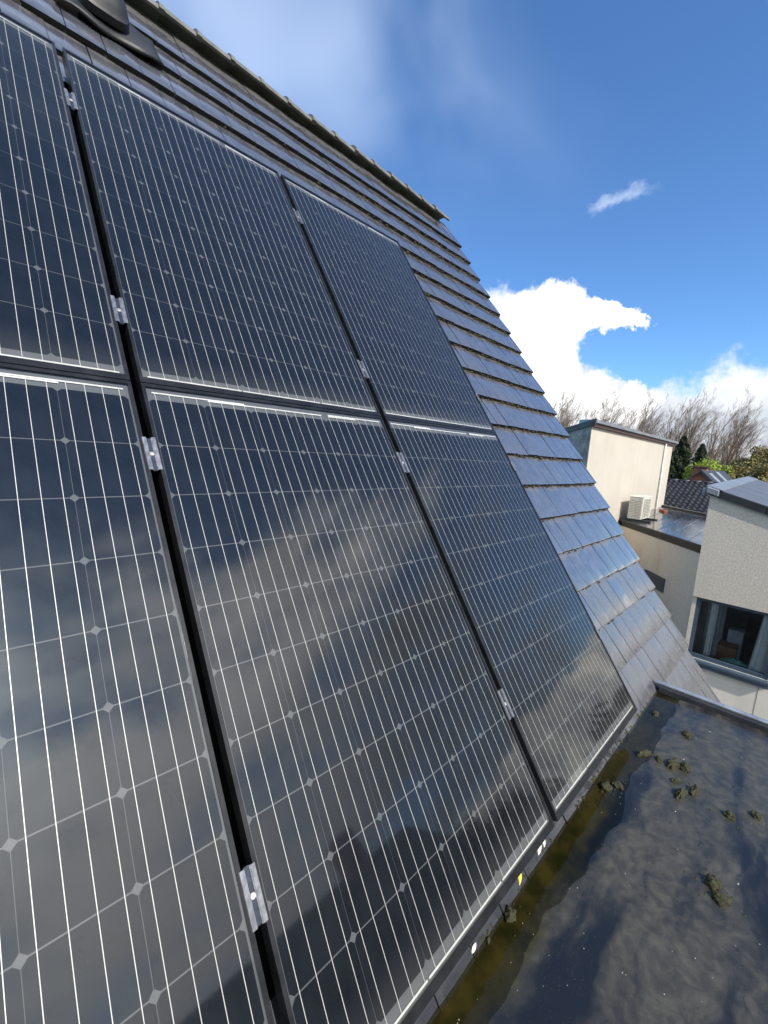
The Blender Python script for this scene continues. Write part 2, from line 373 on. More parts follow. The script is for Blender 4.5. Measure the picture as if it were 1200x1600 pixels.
# ------------------------------------------------------------------ main house with the steep tiled roof
XV = 3.56                                                     # right verge
house = thing('tiled_house', 'steep dark tiled house roof that carries the black solar panels', 'house', (0, 0, 0), ROOF)
AP_S, AP_N = 3.10, -.135
d = MB(); d.box(-2.6, XV-.02, -2.75, AP_S, -.22, -.165); d.build('roof_deck', 'gap', house)
apex = RP(0, AP_S, AP_N)
bs = MB()                                                     # rear slope and the gable wall (house coordinates via inverse rotation)
inv = Matrix.Rotation(-TH, 3, 'X')
def HB(v): return tuple(inv @ Vector(v))
y0, z0 = apex.y, apex.z; yb, zb = y0+4.9, z0-4.9*math.tan(TH)
bs.add([HB((-2.6, y0, z0-.05)), HB((XV-.02, y0, z0-.05)), HB((XV-.02, yb, zb)), HB((-2.6, yb, zb)), HB((-2.6, y0, z0-.15)), HB((XV-.02, y0, z0-.15)), HB((XV-.02, yb, zb-.1)), HB((-2.6, yb, zb-.1))],
       [(0, 1, 2, 3), (7, 6, 5, 4), (0, 4, 5, 1), (1, 5, 6, 2), (2, 6, 7, 3), (3, 7, 4, 0)])
bs.build('rear_slope', 'darktile', house)
fo = RP(0, -2.62, -.24)
gw = MB(); pr = [(fo.y, fo.z), (y0, z0-.2), (yb-.1, zb+.05), (yb-.1, GZ), (fo.y, GZ)]
gv = [HB((XV-.34, a, b)) for a, b in pr]+[HB((XV-.06, a, b)) for a, b in pr]
gw.add(gv, [(0, 1, 2, 3, 4), (9, 8, 7, 6, 5)]+[(i, 5+i, 5+(i+1) % 5, (i+1) % 5) for i in range(5)])
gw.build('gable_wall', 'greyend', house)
# tiles
GA, TW, S0 = .2455, .158, -.519
def tile_mesh(wd, ln=.285, th=.022, mat='tile'):
    nx, ny = 8, 3; m = MB(); drop = .027/GA
    def top(u, v):
        x = (u-.5)*wd; e = 1-abs(2*u-1)
        z = -.0012*math.cos(math.pi*2*(u-.5)*1.0)*0-.0009*(2*u-1)**2-(.0022 if v == 0 else 0)
        return (x, v*ln, z-drop*v*ln)
    vs = [top(i/nx, (0, .02, .5, 1)[j]) for j in range(ny+1) for i in range(nx+1)]
    k = len(vs); vs += [(x, y, z-th*(1 if y < .2 else .6)) for x, y, z in vs]
    fs = []
    W_ = nx+1
    for j in range(ny):
        for i in range(nx):
            a = j*W_+i; fs += [(a, a+1, a+W_+1, a+W_), (k+a+W_, k+a+W_+1, k+a+1, k+a)]
    for i in range(nx): fs += [(i+1, i, k+i, k+i+1), (ny*W_+i, ny*W_+i+1, k+ny*W_+i+1, k+ny*W_+i)]
    for j in range(ny):
        a = j*W_; b_ = a+nx; fs += [(a, a+W_, k+a+W_, k+a), (b_+W_, b_, k+b_, k+b_+W_)]
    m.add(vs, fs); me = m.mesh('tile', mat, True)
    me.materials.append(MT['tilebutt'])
    for p in me.polygons:                                     # butt end and underside coloured near black: shadow gap under the course, plus algae
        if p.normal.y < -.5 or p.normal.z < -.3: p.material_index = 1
    me.set_sharp_from_angle(angle=R_(35)); return me
TM = {}
def tmesh(wd, mat='tile', ln=.285):
    q = (round(wd, 4), mat, ln)
    if q not in TM: TM[q] = tile_mesh(q[0], ln, mat=mat)
    return TM[q]
JX = .528                                                     # a joint of an odd course
cover_x = 2.00
def add_tile(x0, x1, k, force=False):
    s = S0+GA*k
    w_ = x1-x0-.0045
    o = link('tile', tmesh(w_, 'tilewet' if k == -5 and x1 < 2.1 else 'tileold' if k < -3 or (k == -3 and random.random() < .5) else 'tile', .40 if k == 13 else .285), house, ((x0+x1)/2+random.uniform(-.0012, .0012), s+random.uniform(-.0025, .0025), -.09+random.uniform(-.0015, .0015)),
             (random.uniform(-.008, .008), random.uniform(-.010, .010), random.uniform(-.004, .004)))
    return o
nt = 0; rest = MB()
for k in range(-8, 14):
    off = JX if k % 2 else JX+TW/2
    i0 = math.floor((-1.5-off)/TW)
    x = off+i0*TW
    while x < XV-.02:
        x1 = min(x+TW, XV)
        if XV-x1 < .03: x1 = XV
        s = S0+GA*k
        vis = (s > 1.46) or (x1 > 1.90)
        foot = k in (-5, -6)
        if k == -5 and x1 <= 1.9: vis = x > -.1                # strip under the panels
        if k == -6 and x1 <= 1.9: vis = False
        if s < -1.76 and x1 < 2.5: vis = False
        if s > 1.46 and x < (-.35 if s < 2.0 else -.15 if s < 2.2 else .0): vis = False
        if vis:
            add_tile(x, x1, k); nt += 1
        else:
            lo = (s > 1.46) or foot
            if lo and s > -1.8:
                me = tmesh(x1-x-.0045, ln=.40 if k == 13 else .285); b = len(rest.v)
                rest.add([(v.co.x+(x+x1)/2, v.co.y+s, v.co.z-.09) for v in me.vertices], [tuple(p.vertices) for p in me.polygons])
        x = x1
rest_o = rest.build('outlying_tiles', 'tile', house); tag(rest_o, kind='stuff')
print('tiles', nt)
# ridge caps
def cap_mesh():
    m = MB(); L = .262; prof = []
    for a in range(0, 181, 15):
        q = R_(a); prof.append((-math.cos(q)*.125, math.sin(q)*.072))
    n = len(prof); vs = []
    for (xx, sc) in ((0, 1.06), (.030, 1.06), (.034, 1.0), (L, .95)):
        for (y, z) in prof: vs.append((xx, y*sc, z*sc))
        for (y, z) in prof: vs.append((xx, y*(sc-.17), z*(sc-.22)))
    fs = []
    for r in range(3):
        a, b = r*2*n, (r+1)*2*n
        for i in range(n-1): fs += [(a+i, b+i, b+i+1, a+i+1), (a+n+i+1, b+n+i+1, b+n+i, a+n+i)]
        fs += [(a, a+n, b+n, b), (a+n-1, b+n-1, b+2*n-1, a+2*n-1)]
    for i in range(n-1): fs += [(i, i+1, n+i+1, n+i), (6*n+i+1, 6*n+i, 7*n+i, 7*n+i+1)]
    m.add(vs, fs); me = m.mesh('ridge_cap', 'cap', True); me.set_sharp_from_angle(angle=R_(40)); return me
CM = cap_mesh()
ap = inv @ Vector((0, apex.y+.0, apex.z-.022))
for i in range(20):
    x = -.3025+i*.2225
    if x+.25 > XV+.01: break
    o = link('ridge_cap', CM, house, (x, ap.y+random.uniform(-.004, .004), ap.z+random.uniform(-.003, .003)), (-TH+random.uniform(-.02, .02), random.uniform(-.012, .012)+.02, random.uniform(-.008, .008)))
# mortar bed under the caps
rb = MB(); rb.box(-2.5, XV-.02, ap.y-.115, ap.y+.02, ap.z-.035, ap.z+.005); rb.build('ridge_bed', 'mortar', house)
# moss on the tile butts towards the verge
mm = MB()
def blob(mb, c, r, seg=5):
    vs = []; n = seg
    for j in range(1, 3):
        for i in range(n):
            a = 2*math.pi*i/n+random.uniform(-.3, .3); h = (0.15, .7)[j-1]; q = (1, .6)[j-1]*random.uniform(.75, 1.2)
            vs.append((c[0]+math.cos(a)*r[0]*q, c[1]+math.sin(a)*r[1]*q, c[2]+r[2]*h))
    vs.append((c[0], c[1], c[2]+r[2]))
    fs = [(i, (i+1) % n, n+(i+1) % n, n+i) for i in range(n)]+[(n+i, n+(i+1) % n, 2*n) for i in range(n)]
    mb.add(vs, fs)
for k in range(-3, 13):
    s = S0+GA*k
    for _ in range(int(70 if s > -.3 else 25)):
        x = random.uniform(1.95, XV-.01) if random.random() < .75 else random.uniform(.6, XV)
        if x < 2.02 and s < 1.8: continue
        blob(mm, (x, s+random.uniform(-.014, .003), -.09-.027+random.uniform(-.002, .010)), (random.uniform(.006, .02), random.uniform(.004, .009), random.uniform(.006, .018)))
tag(mm.build('tile_moss', 'lipmoss', house), kind='stuff')

# roof vent hood near the ridge
vent = thing('roof_vent', 'dark plastic roof vent hood with flashing among the tiles near the ridge', 'vent', RP(.275, 2.49, -.09), ROOF)
v = MB()
nx, ny = 16, 10
vs = []
for j in range(ny+1):
    for i in range(nx+1):
        u, q = i/nx, j/ny; x = -.24+.47*u; s = -.115+.40*q
        e = min(u, 1-u, q*1.2, 1)
        z = .012+.012*math.sin(u*9+q*3)*(1-q)+.03*max(0, 1-((u-.48)/.38)**2)*(1-abs(2*q-1)) - .13*(s+.115)*.6
        if j == 0: s += .012*math.sin(u*14)
        vs.append((x, s, z))
k = len(vs); vs += [(x, s, z-.012) for x, s, z in vs]
fs = []
for j in range(ny):
    for i in range(nx):
        a = j*(nx+1)+i; fs += [(a, a+1, a+nx+2, a+nx+1), (k+a+nx+1, k+a+nx+2, k+a+1, k+a)]
for i in range(nx): fs += [(i+1, i, k+i, k+i+1)]
for j in range(ny): a = j*(nx+1); b_ = a+nx; fs += [(a, a+nx+1, k+a+nx+1, k+a), (b_+nx+1, b_, k+b_, k+b_+nx+1)]
v.add(vs, fs); fl = v.build('flashing', 'plastic', vent, True)
h = MB(); n = 14; rings = []
for (sc, z, off) in ((1.0, .02, 0), (1.0, .055, 0), (.93, .062, 0), (.90, .064, .0), (.88, .085, .01), (.55, .115, .03), (.0, .12, .04)):
    ring = []
    for i in range(n):
        a = 2*math.pi*i/n; cx, cy = math.cos(a), math.sin(a)
        sx = math.copysign(abs(cx)**.55, cx)*.115*sc; sy = math.copysign(abs(cy)**.55, cy)*.135*sc
        ring.append((sx-.035, sy+.075+off, z))
    rings += ring
h.add(rings, [(r*n+i, r*n+(i+1) % n, (r+1)*n+(i+1) % n, (r+1)*n+i) for r in range(6) for i in range(n)]+[tuple(reversed(range(n)))])
hd = h.build('hood', 'plastic', vent, True); hd.data.set_sharp_from_angle(angle=R_(50))

# ------------------------------------------------------------------ solar panels
PC = .159; PDX, PDY = 1.0057, 1.6935
def cell_mesh():
    hx, h = .0790, .0780; q = .0088; m = MB()
    m.add([(-hx+q, -h, 0), (hx-q, -h, 0), (hx, -h+q, 0), (hx, h-q, 0), (hx-q, h, 0), (-hx+q, h, 0), (-hx, h-q, 0), (-hx, -h+q, 0)], [tuple(range(8))])
    return m.mesh('cell', 'cell')
CELL = cell_mesh()
b = MB(); b.box(-.00065, .00065, -1.612, .022, -.0002, .0002); BUS = b.mesh('busbar', 'ribbon')
x0, x1, s1, s0_ = -.013, .967, .0502, -1.6402
lip = .0095
f = MB()                                                      # four mitred profile bars
def bar(a0, a1, b0, b1):
    # outer edge a0->a1, inner edge b0->b1; lip at the top, wall going down
    t, dn = .0012, -.036
    f.add([(*a0, t), (*a1, t), (*b1, t), (*b0, t), (*a0, dn), (*a1, dn), (*b1, -.004), (*b0, -.004)],
          [(0, 1, 2, 3), (4, 5, 1, 0), (3, 2, 6, 7), (7, 6, 5, 4), (0, 3, 7, 4), (1, 5, 6, 2)])
bar((x0, s0_), (x1, s0_), (x0+lip, s0_+lip+.010), (x1-lip, s0_+lip+.010))
bar((x1, s1), (x0, s1), (x1-lip, s1-lip-.002), (x0+lip, s1-lip-.002))
bar((x0, s1), (x0, s0_), (x0+lip, s1-lip-.002), (x0+lip, s0_+lip+.010))
bar((x1, s0_), (x1, s1), (x1-lip, s0_+lip+.010), (x1-lip, s1-lip-.002))
FRAME = f.mesh('frame', 'frame')
gl = MB(); gl.add([(x0+.004, s0_+.004, -.0012), (x1-.004, s0_+.004, -.0012), (x1-.004, s1-.004, -.0012), (x0+.004, s1-.004, -.0012)], [(0, 1, 2, 3)]); GLASS = gl.mesh('glass', 'glass')
gl = MB(); gl.box(x0+.004, x1-.004, s0_+.004, s1-.004, -.0095, -.0070); BACK = gl.mesh('backsheet', 'backsheet')
def ribbon(x_a, x_b, s): m = MB(); m.box(x_a, x_b, s-.0024, s+.0024, -.0004, .0002); return m.mesh('string_ribbon', 'ribbon')
RIB_T = [ribbon(.012, .30, .0225), ribbon(.175, .622, .0172), ribbon(.655, .945, .0225), ribbon(.655, .80, .0165)]
RIB_B = [ribbon(.012, .306, -1.6125), ribbon(.312, .64, -1.6125), ribbon(.648, .945, -1.6125)]
def panel(ix, iy, label):
    p = thing('solar_panel', label, 'solar panel', RP(ix*PDX, iy*PDY, 0), ROOF, 'roof solar panels')
    link('frame', FRAME, p); link('glass', GLASS, p); link('backsheet', BACK, p)
    for i in range(6):
        for j in range(10):
            link('cell', CELL, p, ((i+.5)*PC, -(j+.5)*PC, -.0062), (random.uniform(-.0006, .0006),)*3)
        for q in range(4):
            link('busbar', BUS, p, (i*PC+PC*(q+.5)/4, 0, -.0052))
    for r in RIB_T+RIB_B: link('string_ribbon', r, p, (0, 0, -.0046))
    return p
NAMES = {(-1, 1): 'solar panel at the upper left corner of the photo, cut by its edge', (-1, 0): 'large solar panel in the lower left foreground, cut by the edge of the photo',
         (0, 1): 'upper middle solar panel under the roof vent', (0, 0): 'lower middle solar panel reflecting grey cloud, nearest the yellow leaf',
         (1, 1): 'upper right solar panel beside the staggered tiles', (1, 0): 'lower right solar panel with a bright cloud reflected at its foot'}
for kx, lb in NAMES.items(): panel(kx[0], kx[1], lb)
# mounting rails
RS = [1.38, .325, -.193, -1.237]
RN = ['topmost black mounting rail behind the upper panels', 'black mounting rail low behind the upper panels', 'black mounting rail high behind the lower panels', 'lowest black mounting rail near the flat roof']
for s, lb in zip(RS, RN):
    r = thing('mounting_rail', lb, 'rail', RP(0, s, 0), ROOF, 'panel mounting rails')
    m = MB(); m.box(-1.05, 1.985, -.02, .02, -.0745, -.0375); m.build('rail_bar', 'rail', r, bevel=.002)
    for x in (-.6, .5, 1.5):
        m = MB(); m.box(x-.02, x+.02, -.03, .10, -.125, -.075); m.build('roof_hook', 'railalu', r)
# mid clamps and end clamps
def clamp_body():
    m = MB(); L = .0515
    pf = [(-.0175, .0015), (-.0165, .0042), (-.0075, .0042), (-.0075, -.0035), (.0075, -.0035), (.0075, .0042), (.0165, .0042), (.0175, .0015), (.0052, .0015), (.0052, -.0065), (-.0052, -.0065), (-.0052, .0015)]
    n = len(pf)
    vs = [(x, -L, z) for x, z in pf]+[(x, L, z) for x, z in pf]
    fs = [(i, (i+1) % n, n+(i+1) % n, n+i) for i in range(n)]
    for base in (0, n):
        fs += [(base+0, base+1, base+2, base+11), (base+11, base+2, base+3, base+10), (base+3, base+4, base+9, base+10), (base+4, base+5, base+8, base+9), (base+5, base+6, base+7, base+8)]
    m.add(vs, fs); return m.mesh('clamp_body', 'alu')
def bolt():
    m = MB(); n = 16; vs = []
    for r, z in ((.0062, -.0035), (.0062, .0006), (.0054, .0014), (.0030, .0014), (.0028, -.0015)):
        vs += [(r*math.cos(2*math.pi*i/n), r*math.sin(2*math.pi*i/n), z) for i in range(n)]
    fs = [(r*n+i, r*n+(i+1) % n, (r+1)*n+(i+1) % n, (r+1)*n+i) for r in range(4) for i in range(n)]+[tuple(range(4*n, 5*n))]
    m.add(vs, fs); return m.mesh('bolt', 'steel')
CB, BO = clamp_body(), bolt()
_m = MB(); _m.box(-.0073, .0073, -.0513, .0513, -.0034, -.0026); CH = _m.mesh('channel', 'chan')  # thin strip in the clamp channel, its shade painted as a dark colour
GX = -.0257/2-.013
where = {0: ('left', 'beside the left gap'), 1: ('right', '')}
cl_lab = [['silver panel clamp at the top of the left gap', 'silver panel clamp in the left gap just above the panel seam', 'silver panel clamp in the left gap just below the panel seam', 'largest silver panel clamp, in the left gap near the bottom'],
          ['small silver clamp at the top of the right gap', 'silver clamp in the right gap just above the panel seam', 'silver clamp in the right gap just below the panel seam', 'silver clamp in the right gap near the flat roof']]
for gi in range(2):
    for s, lb in zip(RS, cl_lab[gi]):
        c = thing('mid_clamp', lb, 'clamp', RP(GX+gi*PDX, s, 0), ROOF, 'clamps in the panel gaps')
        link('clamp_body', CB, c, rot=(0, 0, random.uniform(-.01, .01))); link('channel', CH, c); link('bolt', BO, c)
pf = [(-.012, .0015), (-.012, .0042), (.004, .0042), (.004, -.030), (.024, -.030), (.024, -.0335), (.0005, -.0335), (.0005, .0015)]
m = MB(); n = 8; m.add([(x, -.03, z) for x, z in pf]+[(x, .03, z) for x, z in pf], [(i, (i+1) % n, n+(i+1) % n, n+i) for i in range(n)]+[(0, 1, 2, 7), (2, 3, 6, 7), (3, 4, 5, 6), (8, 15, 10, 9), (10, 15, 14, 11), (11, 14, 13, 12)])
EC = m.mesh('clamp_body', 'alu')
el = ['end clamp highest on the right edge of the panels', 'end clamp on the right panel edge just above the seam', 'end clamp with a round rail end on the right panel edge', 'end clamp low on the right panel edge near the water']
for s, lb in zip(RS, el):
    c = thing('end_clamp', lb, 'clamp', RP(PDX+.967, s, 0), ROOF, 'end clamps on the right panel edge')
    link('clamp_body', EC, c)
    o = link('bolt', BO, c, (.014, 0, -.0265))
    if s == RS[2]:
        m = MB(); m.tube([(.0, -.012, -.058), (.055, -.012, -.058)], .014, 10); m.build('rail_end', 'railalu', c, True)

# ------------------------------------------------------------------ flat roof
fr = thing('flat_roof', 'wet dark flat roof with puddle and moss below the solar panels', 'flat roof', (0, 0, 0))
FX0, FX1, FY0, FY1 = -2.4, 2.575, -3.4, -.80
def fh(x, y):
    h = noise.fractal(Vector((x*1.1, y*1.4, 3.1)), 1, 2.1, 2)*.0030
    ys = y+.045*noise.noise(Vector((x*3.3, 1.7, 0)))+.022*noise.noise(Vector((x*9.5, y*4, 5)))
    t = min(1, max(0, (ys+1.10)/.16)); t = t*t*(3-2*t)
    return FZ+.0035+h-.013*t
m = MB(); NX, NY = 190, 110; vs = []
for j in range(NY+1):
    for i in range(NX+1):
        x = FX0+(FX1-FX0)*i/NX; y = FY0+(FY1-FY0)*(j/NY)**.7
        vs.append((x, y, fh(x, y)))
m.add(vs, [(j*(NX+1)+i, j*(NX+1)+i+1, (j+1)*(NX+1)+i+1, (j+1)*(NX+1)+i) for j in range(NY) for i in range(NX)])
m.build('membrane', 'felt', fr, True)
m = MB(); vs = []; NX2, NY2 = 60, 30
m.add([(FX0, FY0, FZ), (FX1, FY0, FZ), (FX1, FY1, FZ), (FX0, FY1, FZ)], [(0, 1, 2, 3)])
m.build('puddle', 'water', fr)
m = MB(); m.box(FX0, FX1-.01, FY0, FY1-.2, GZ, FZ-.06); m.build('wall', 'cream', fr)
m = MB()                                                      # trim on the far edge: felt upstand and aluminium cap
pr = [(0, -.02), (0, .038), (.010, .048), (.012, .055), (.060, .058), (.066, .050), (.066, -.06), (.058, -.06), (.058, -.02)]
def swept(prof, y0, y1, xo):
    mm_ = MB(); n = len(prof)
    mm_.add([(xo+x, y0, FZ+z) for x, z in prof]+[(xo+x, y1, FZ+z) for x, z in prof], [(i, (i+1) % n, n+(i+1) % n, n+i) for i in range(n)]+[tuple(range(n)), tuple(reversed(range(n, 2*n)))])
    return mm_
swept([(-.004, -.02), (.0, .030), (.014, .038), (.045, .038), (.045, -.02)], FY0, -.93, 2.545).build('upstand', 'black', fr)
swept([(.020, .040), (.020, .047), (.025, .052), (.044, .053), (.051, .048), (.051, -.05), (.047, -.05), (.047, .042)], FY0, -.90, 2.545).build('edge_trim', 'trim', fr)
m = MB(); m.box(FX0, 2.6, FY0-.06, FY0, FZ-.06, FZ+.06); m.build('edge_trim', 'trim', fr)

# moss cushions on the flat roof
def cushion(x, y, rx, ry, h, rz, seed):
    bm = bmesh.new(); bmesh.ops.create_icosphere(bm, subdivisions=4, radius=1)
    for v in bm.verts:
        nrm = v.co.copy(); k = 1+.45*noise.fractal(nrm*1.5+Vector((seed*3.7, 0, 0)), 1, 2, 4)+.16*noise.noise(nrm*7+Vector((seed, 5, 1)))+.16*abs(noise.noise(nrm*19+Vector((seed, 2, 1))))
        v.co = Vector((nrm.x*rx*k, nrm.y*ry*k, (max(nrm.z, -.25))*h*k))
    for v in bm.verts: v.co *= .88
    me = bpy.data.meshes.new('moss_cushion'); bm.to_mesh(me); bm.free(); me.materials.append(MT['moss'])
    me.polygons.foreach_set('use_smooth', [True]*len(me.polygons))
    return link('moss_cushion', me, None, (x, y, fh(x, y)+h*.1), (0, 0, rz))
CU = [(2.261, -.975, .030, .020, .018, .3, 'small dark moss cushion nearest the far corner of the flat roof'),
      (2.169, -1.138, .022, .026, .020, .9, 'small round moss cushion near the metal edge trim'),
      (1.835, -1.020, .044, .017, .022, -.5, 'long thin moss cushion nearest the tiles, left of a smaller one'),
      (1.838, -1.082, .020, .016, .018, .4, 'small moss lump at the right end of the long thin cushion'),
      (1.850, -1.135, .045, .026, .024, -.4, 'brown moss lump joined to a paler round one'),
      (1.862, -1.178, .026, .024, .026, .2, 'pale green round moss lump beside the brown one'),
      (1.745, -1.165, .024, .012, .014, -.6, 'thin dark moss bit just above the upright pair'),
      (1.665, -1.195, .046, .016, .024, -.2, 'dark curved moss cushion left of a smaller upright one'),
      (1.728, -1.232, .030, .016, .024, -.2, 'upright narrow moss lump right of the dark curved cushion'),
      (1.689, -1.355, .020, .020, .018, .2, 'pale moss lump near the right edge of the photo'),
      (1.774, -1.429, .020, .018, .018, .2, 'small moss lump cut by the right edge of the photo'),
      (1.290, -1.350, .032, .021, .024, -.1, 'upper of the two joined moss cushions in the middle of the wet roof'),
      (1.247, -1.378, .030, .018, .020, -.9, 'lower of the two joined moss cushions in the middle of the wet roof'),
      (1.470, -.962, .026, .026, .020, .5, 'dark moss cushion at the right end of the green puddle'),
      (1.515, -1.000, .018, .024, .016, .1, 'small moss cushion beside the dark one at the puddle end'),
      (.700, -.935, .024, .020, .022, .7, 'grey green moss cushion at the foot of the lower middle panel')]
for i, (x, y, rx, ry, h_, rz, lb) in enumerate(CU):
    tag(cushion(x, y, rx, ry, h_, rz, i+1), lb, 'moss', 'moss cushions on the flat roof')
mm = MB()
for (x, y, rx, ry, h_, rz, lb) in CU:
    for _ in range(10):
        a = random.uniform(0, 6.28); q = rx*random.uniform(.9, 2.6); cx, cy = x+q*math.cos(a), y+q*math.sin(a)
        if cy > -.91: continue
        u = random.uniform(.0012, .0045); blob(mm, (cx, cy, max(fh(cx, cy), FZ)-.001), (u*1.4, u, u*1.1))
tag(mm.build('moss_crumbs', 'moss', fr), kind='stuff')
# moss and silt line where tiles meet the felt, and loose grit
mm = MB()
for _ in range(900):
    x = random.uniform(-.2, 2.5); 
    if noise.noise(Vector((x*4, 0, 0))) < -.12: continue
    y = -.905+random.gauss(0, .006)+.008*noise.noise(Vector((x*9, 3, 0)))
    q = random.uniform(.003, .009)
    blob(mm, (x, y, FZ-.006), (q*1.3, q, q*1.7+.004))
tag(mm.build('moss_line', 'moss', fr), kind='stuff')
mm = MB()
for _ in range(650):
    x = random.uniform(.1, 2.5); y = random.uniform(-2.2, -.95)
    if noise.noise(Vector((x*2.6, y*3.4, 7))) < random.uniform(-.35, .35): continue
    q = random.choice((.0008, .001, .0013, .0018)) if random.random() < .95 else .003
    blob(mm, (x, y, max(fh(x, y), FZ)-.0006), (q*random.uniform(.8, 1.6), q, q*.9))
tag(mm.build('grit', 'speck', fr), kind='stuff')
def leaf(name, x, y, z, L, W, rot, mat, label, cat):
    m = MB(); n = 6; vs = []
    for i in range(n+1):
        t = i/n; wv = W*math.sin(math.pi*min(.98, t*.93+.04))**.8
        for q in (-1, -.4, .4, 1): vs.append((t*L-L/2, q*wv/2, .18*W*q*q+.25*L*(t-.5)**2))
    fs = [(i*4+j, (i+1)*4+j, (i+1)*4+j+1, i*4+j+1) for i in range(n) for j in range(3)]
    m.add(vs, fs); me = m.mesh(name, mat, True)
    o = link(name, me, None, (x, y, z)); o.rotation_euler = (Vector((-.55, -.5, .65)).to_track_quat('Z', 'Y').to_matrix() @ Matrix.Rotation(rot, 3, 'Z')).to_euler()
    sm = o.modifiers.new('thick', 'SOLIDIFY'); sm.thickness = .0012
    return tag(o, label, cat)
leaf('leaf', .806, -.905, FZ+.016, .046, .017, 1.3, 'yellow', 'bright yellow fallen leaf against the tile foot', 'leaf')
leaf('petal', .948, -.905, FZ+.016, .042, .014, 1.0, 'petal', 'larger pale yellow petal above the puddle', 'petal')
leaf('petal', .990, -.906, FZ+.014, .028, .010, 1.2, 'petal', 'small white petal touching the larger pale one', 'petal')
leaf('petal', .535, -.912, FZ+.012, .026, .010, 1.1, 'petal', 'single white petal by the moss line nearest the camera', 'petal')

# ------------------------------------------------------------------ neighbour: white block with the air conditioner
nb = thing('white_block_house', 'cream flat-topped house wall with zinc coping and low flat roof beside it', 'building', (12, 2, GZ))
def part(mb, name, mat, **k):
    mb.v = [(x-12, y-2, z-GZ) for x, y, z in mb.v]; return mb.build(name, mat, nb, **k)
P0, P1 = (9.40, 2.07), (17.45, 2.07)
P2, P3 = (20.2, 4.7), (12.15, 4.7)
wb = MB().prism([P0, P1, P2, P3], GZ, .74); wb.v[6] = (*P2, .42); wb.v[7] = (*P3, .42); part(wb, 'wall', 'whitewall')
e = MB(); dx_, dy_ = (P3[0]-P0[0]), (P3[1]-P0[1]); L_ = math.hypot(dx_, dy_); nx_, ny_ = -dy_/L_, dx_/L_
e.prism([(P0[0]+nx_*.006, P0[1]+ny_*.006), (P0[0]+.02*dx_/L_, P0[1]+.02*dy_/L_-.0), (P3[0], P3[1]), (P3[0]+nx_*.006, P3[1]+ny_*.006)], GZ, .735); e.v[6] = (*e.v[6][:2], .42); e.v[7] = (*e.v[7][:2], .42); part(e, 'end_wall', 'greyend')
part(MB().box(9.30, 17.6, 2.0, 2.068, .70, .775), 'fascia', 'redbrown')
NP = 9                                                        # zinc coping sheets
for i in range(NP):
    a, b_ = 9.28+(17.7-9.28)*i/NP, 9.28+(17.7-9.28)*(i+1)/NP-.015
    q = MB(); sk = 1.05
    for (ya, za), in (((0, 0),),): pass
    y_a, y_b = 1.95, 2.55; dxs = (y_b-y_a)*dx_/dy_
    q.add([(a, y_a, .775), (b_, y_a, .775), (b_+dxs, y_b, .775), (a+dxs, y_b, .775), (a, y_a, .84), (b_, y_a, .84), (b_+dxs, y_b, .90), (a+dxs, y_b, .90)],
          [(3, 2, 1, 0), (4, 5, 6, 7), (0, 1, 5, 4), (1, 2, 6, 5), (2, 3, 7, 6), (3, 0, 4, 7)])
    part(q, 'coping_sheet', 'zinc')
q = MB(); A_ = Vector((9.24, 1.96, 0)); B_ = Vector((12.2, 4.8, 0))
q.add([(A_.x, A_.y, .73), (B_.x, B_.y, .41), (B_.x, B_.y, .56), (A_.x, A_.y, .86), (A_.x+.10, A_.y, .73), (B_.x+.10, B_.y, .41), (B_.x+.10, B_.y, .56), (A_.x+.10, A_.y, .86)],
      [(0, 1, 2, 3), (7, 6, 5, 4), (0, 4, 5, 1), (1, 5, 6, 2), (2, 6, 7, 3), (3, 7, 4, 0)])
part(q, 'end_trim', 'black')
ZR = -1.6
F = [(12.34, 2.068), (9.3, -.55), (14.4, -.55), (17.2, 2.068)]
lr = MB().prism(F, ZR-.14, ZR); lr.v[6] = (*F[2], ZR+.12); lr.v[7] = (*F[3], ZR+.12); part(lr, 'low_flat_roof', 'felt2')
def edge_strip(a, b, t0, z0_, z1_):
    v_ = Vector((b[0]-a[0], b[1]-a[1], 0)).normalized(); n_ = Vector((v_.y, -v_.x, 0))
    pts = [Vector((*a, 0)), Vector((*b, 0)), Vector((*b, 0))+n_*t0, Vector((*a, 0))+n_*t0]
    return MB().add([(p.x, p.y, z0_) for p in pts]+[(p.x, p.y, z1_) for p in pts], [(3, 2, 1, 0), (4, 5, 6, 7), (0, 1, 5, 4), (1, 2, 6, 5), (2, 3, 7, 6), (3, 0, 4, 7)])
part(edge_strip(F[0], F[1], -.05, ZR-.13, ZR+.02), 'roof_edge', 'black')
part(edge_strip(F[2], F[3], .06, ZR-.1, ZR+.17), 'rear_edge', 'black')
part(edge_strip(F[2], F[3], .02, ZR+.172, ZR+.185), 'rear_edge_trim', 'trim')
for i in range(1, 7):                                         # felt seams running across the low roof
    t = i/7; a = (F[1][0]+(F[0][0]-F[1][0])*t, F[1][1]+(F[0][1]-F[1][1])*t); b_ = (F[2][0]+(F[3][0]-F[2][0])*t, F[2][1]+(F[3][1]-F[2][1])*t)
    es = edge_strip(a, b_, .05, ZR-.002, ZR+.007); es.v = [(x, y, z+(.12 if i_ % 4 in (1, 2) else 0)) for i_, (x, y, z) in enumerate(es.v)]; part(es, 'felt_seam', 'felt2')
I_ = [(12.30, 2.02), (9.42, -.46), (14.3, -.5), (17.1, 2.04)]
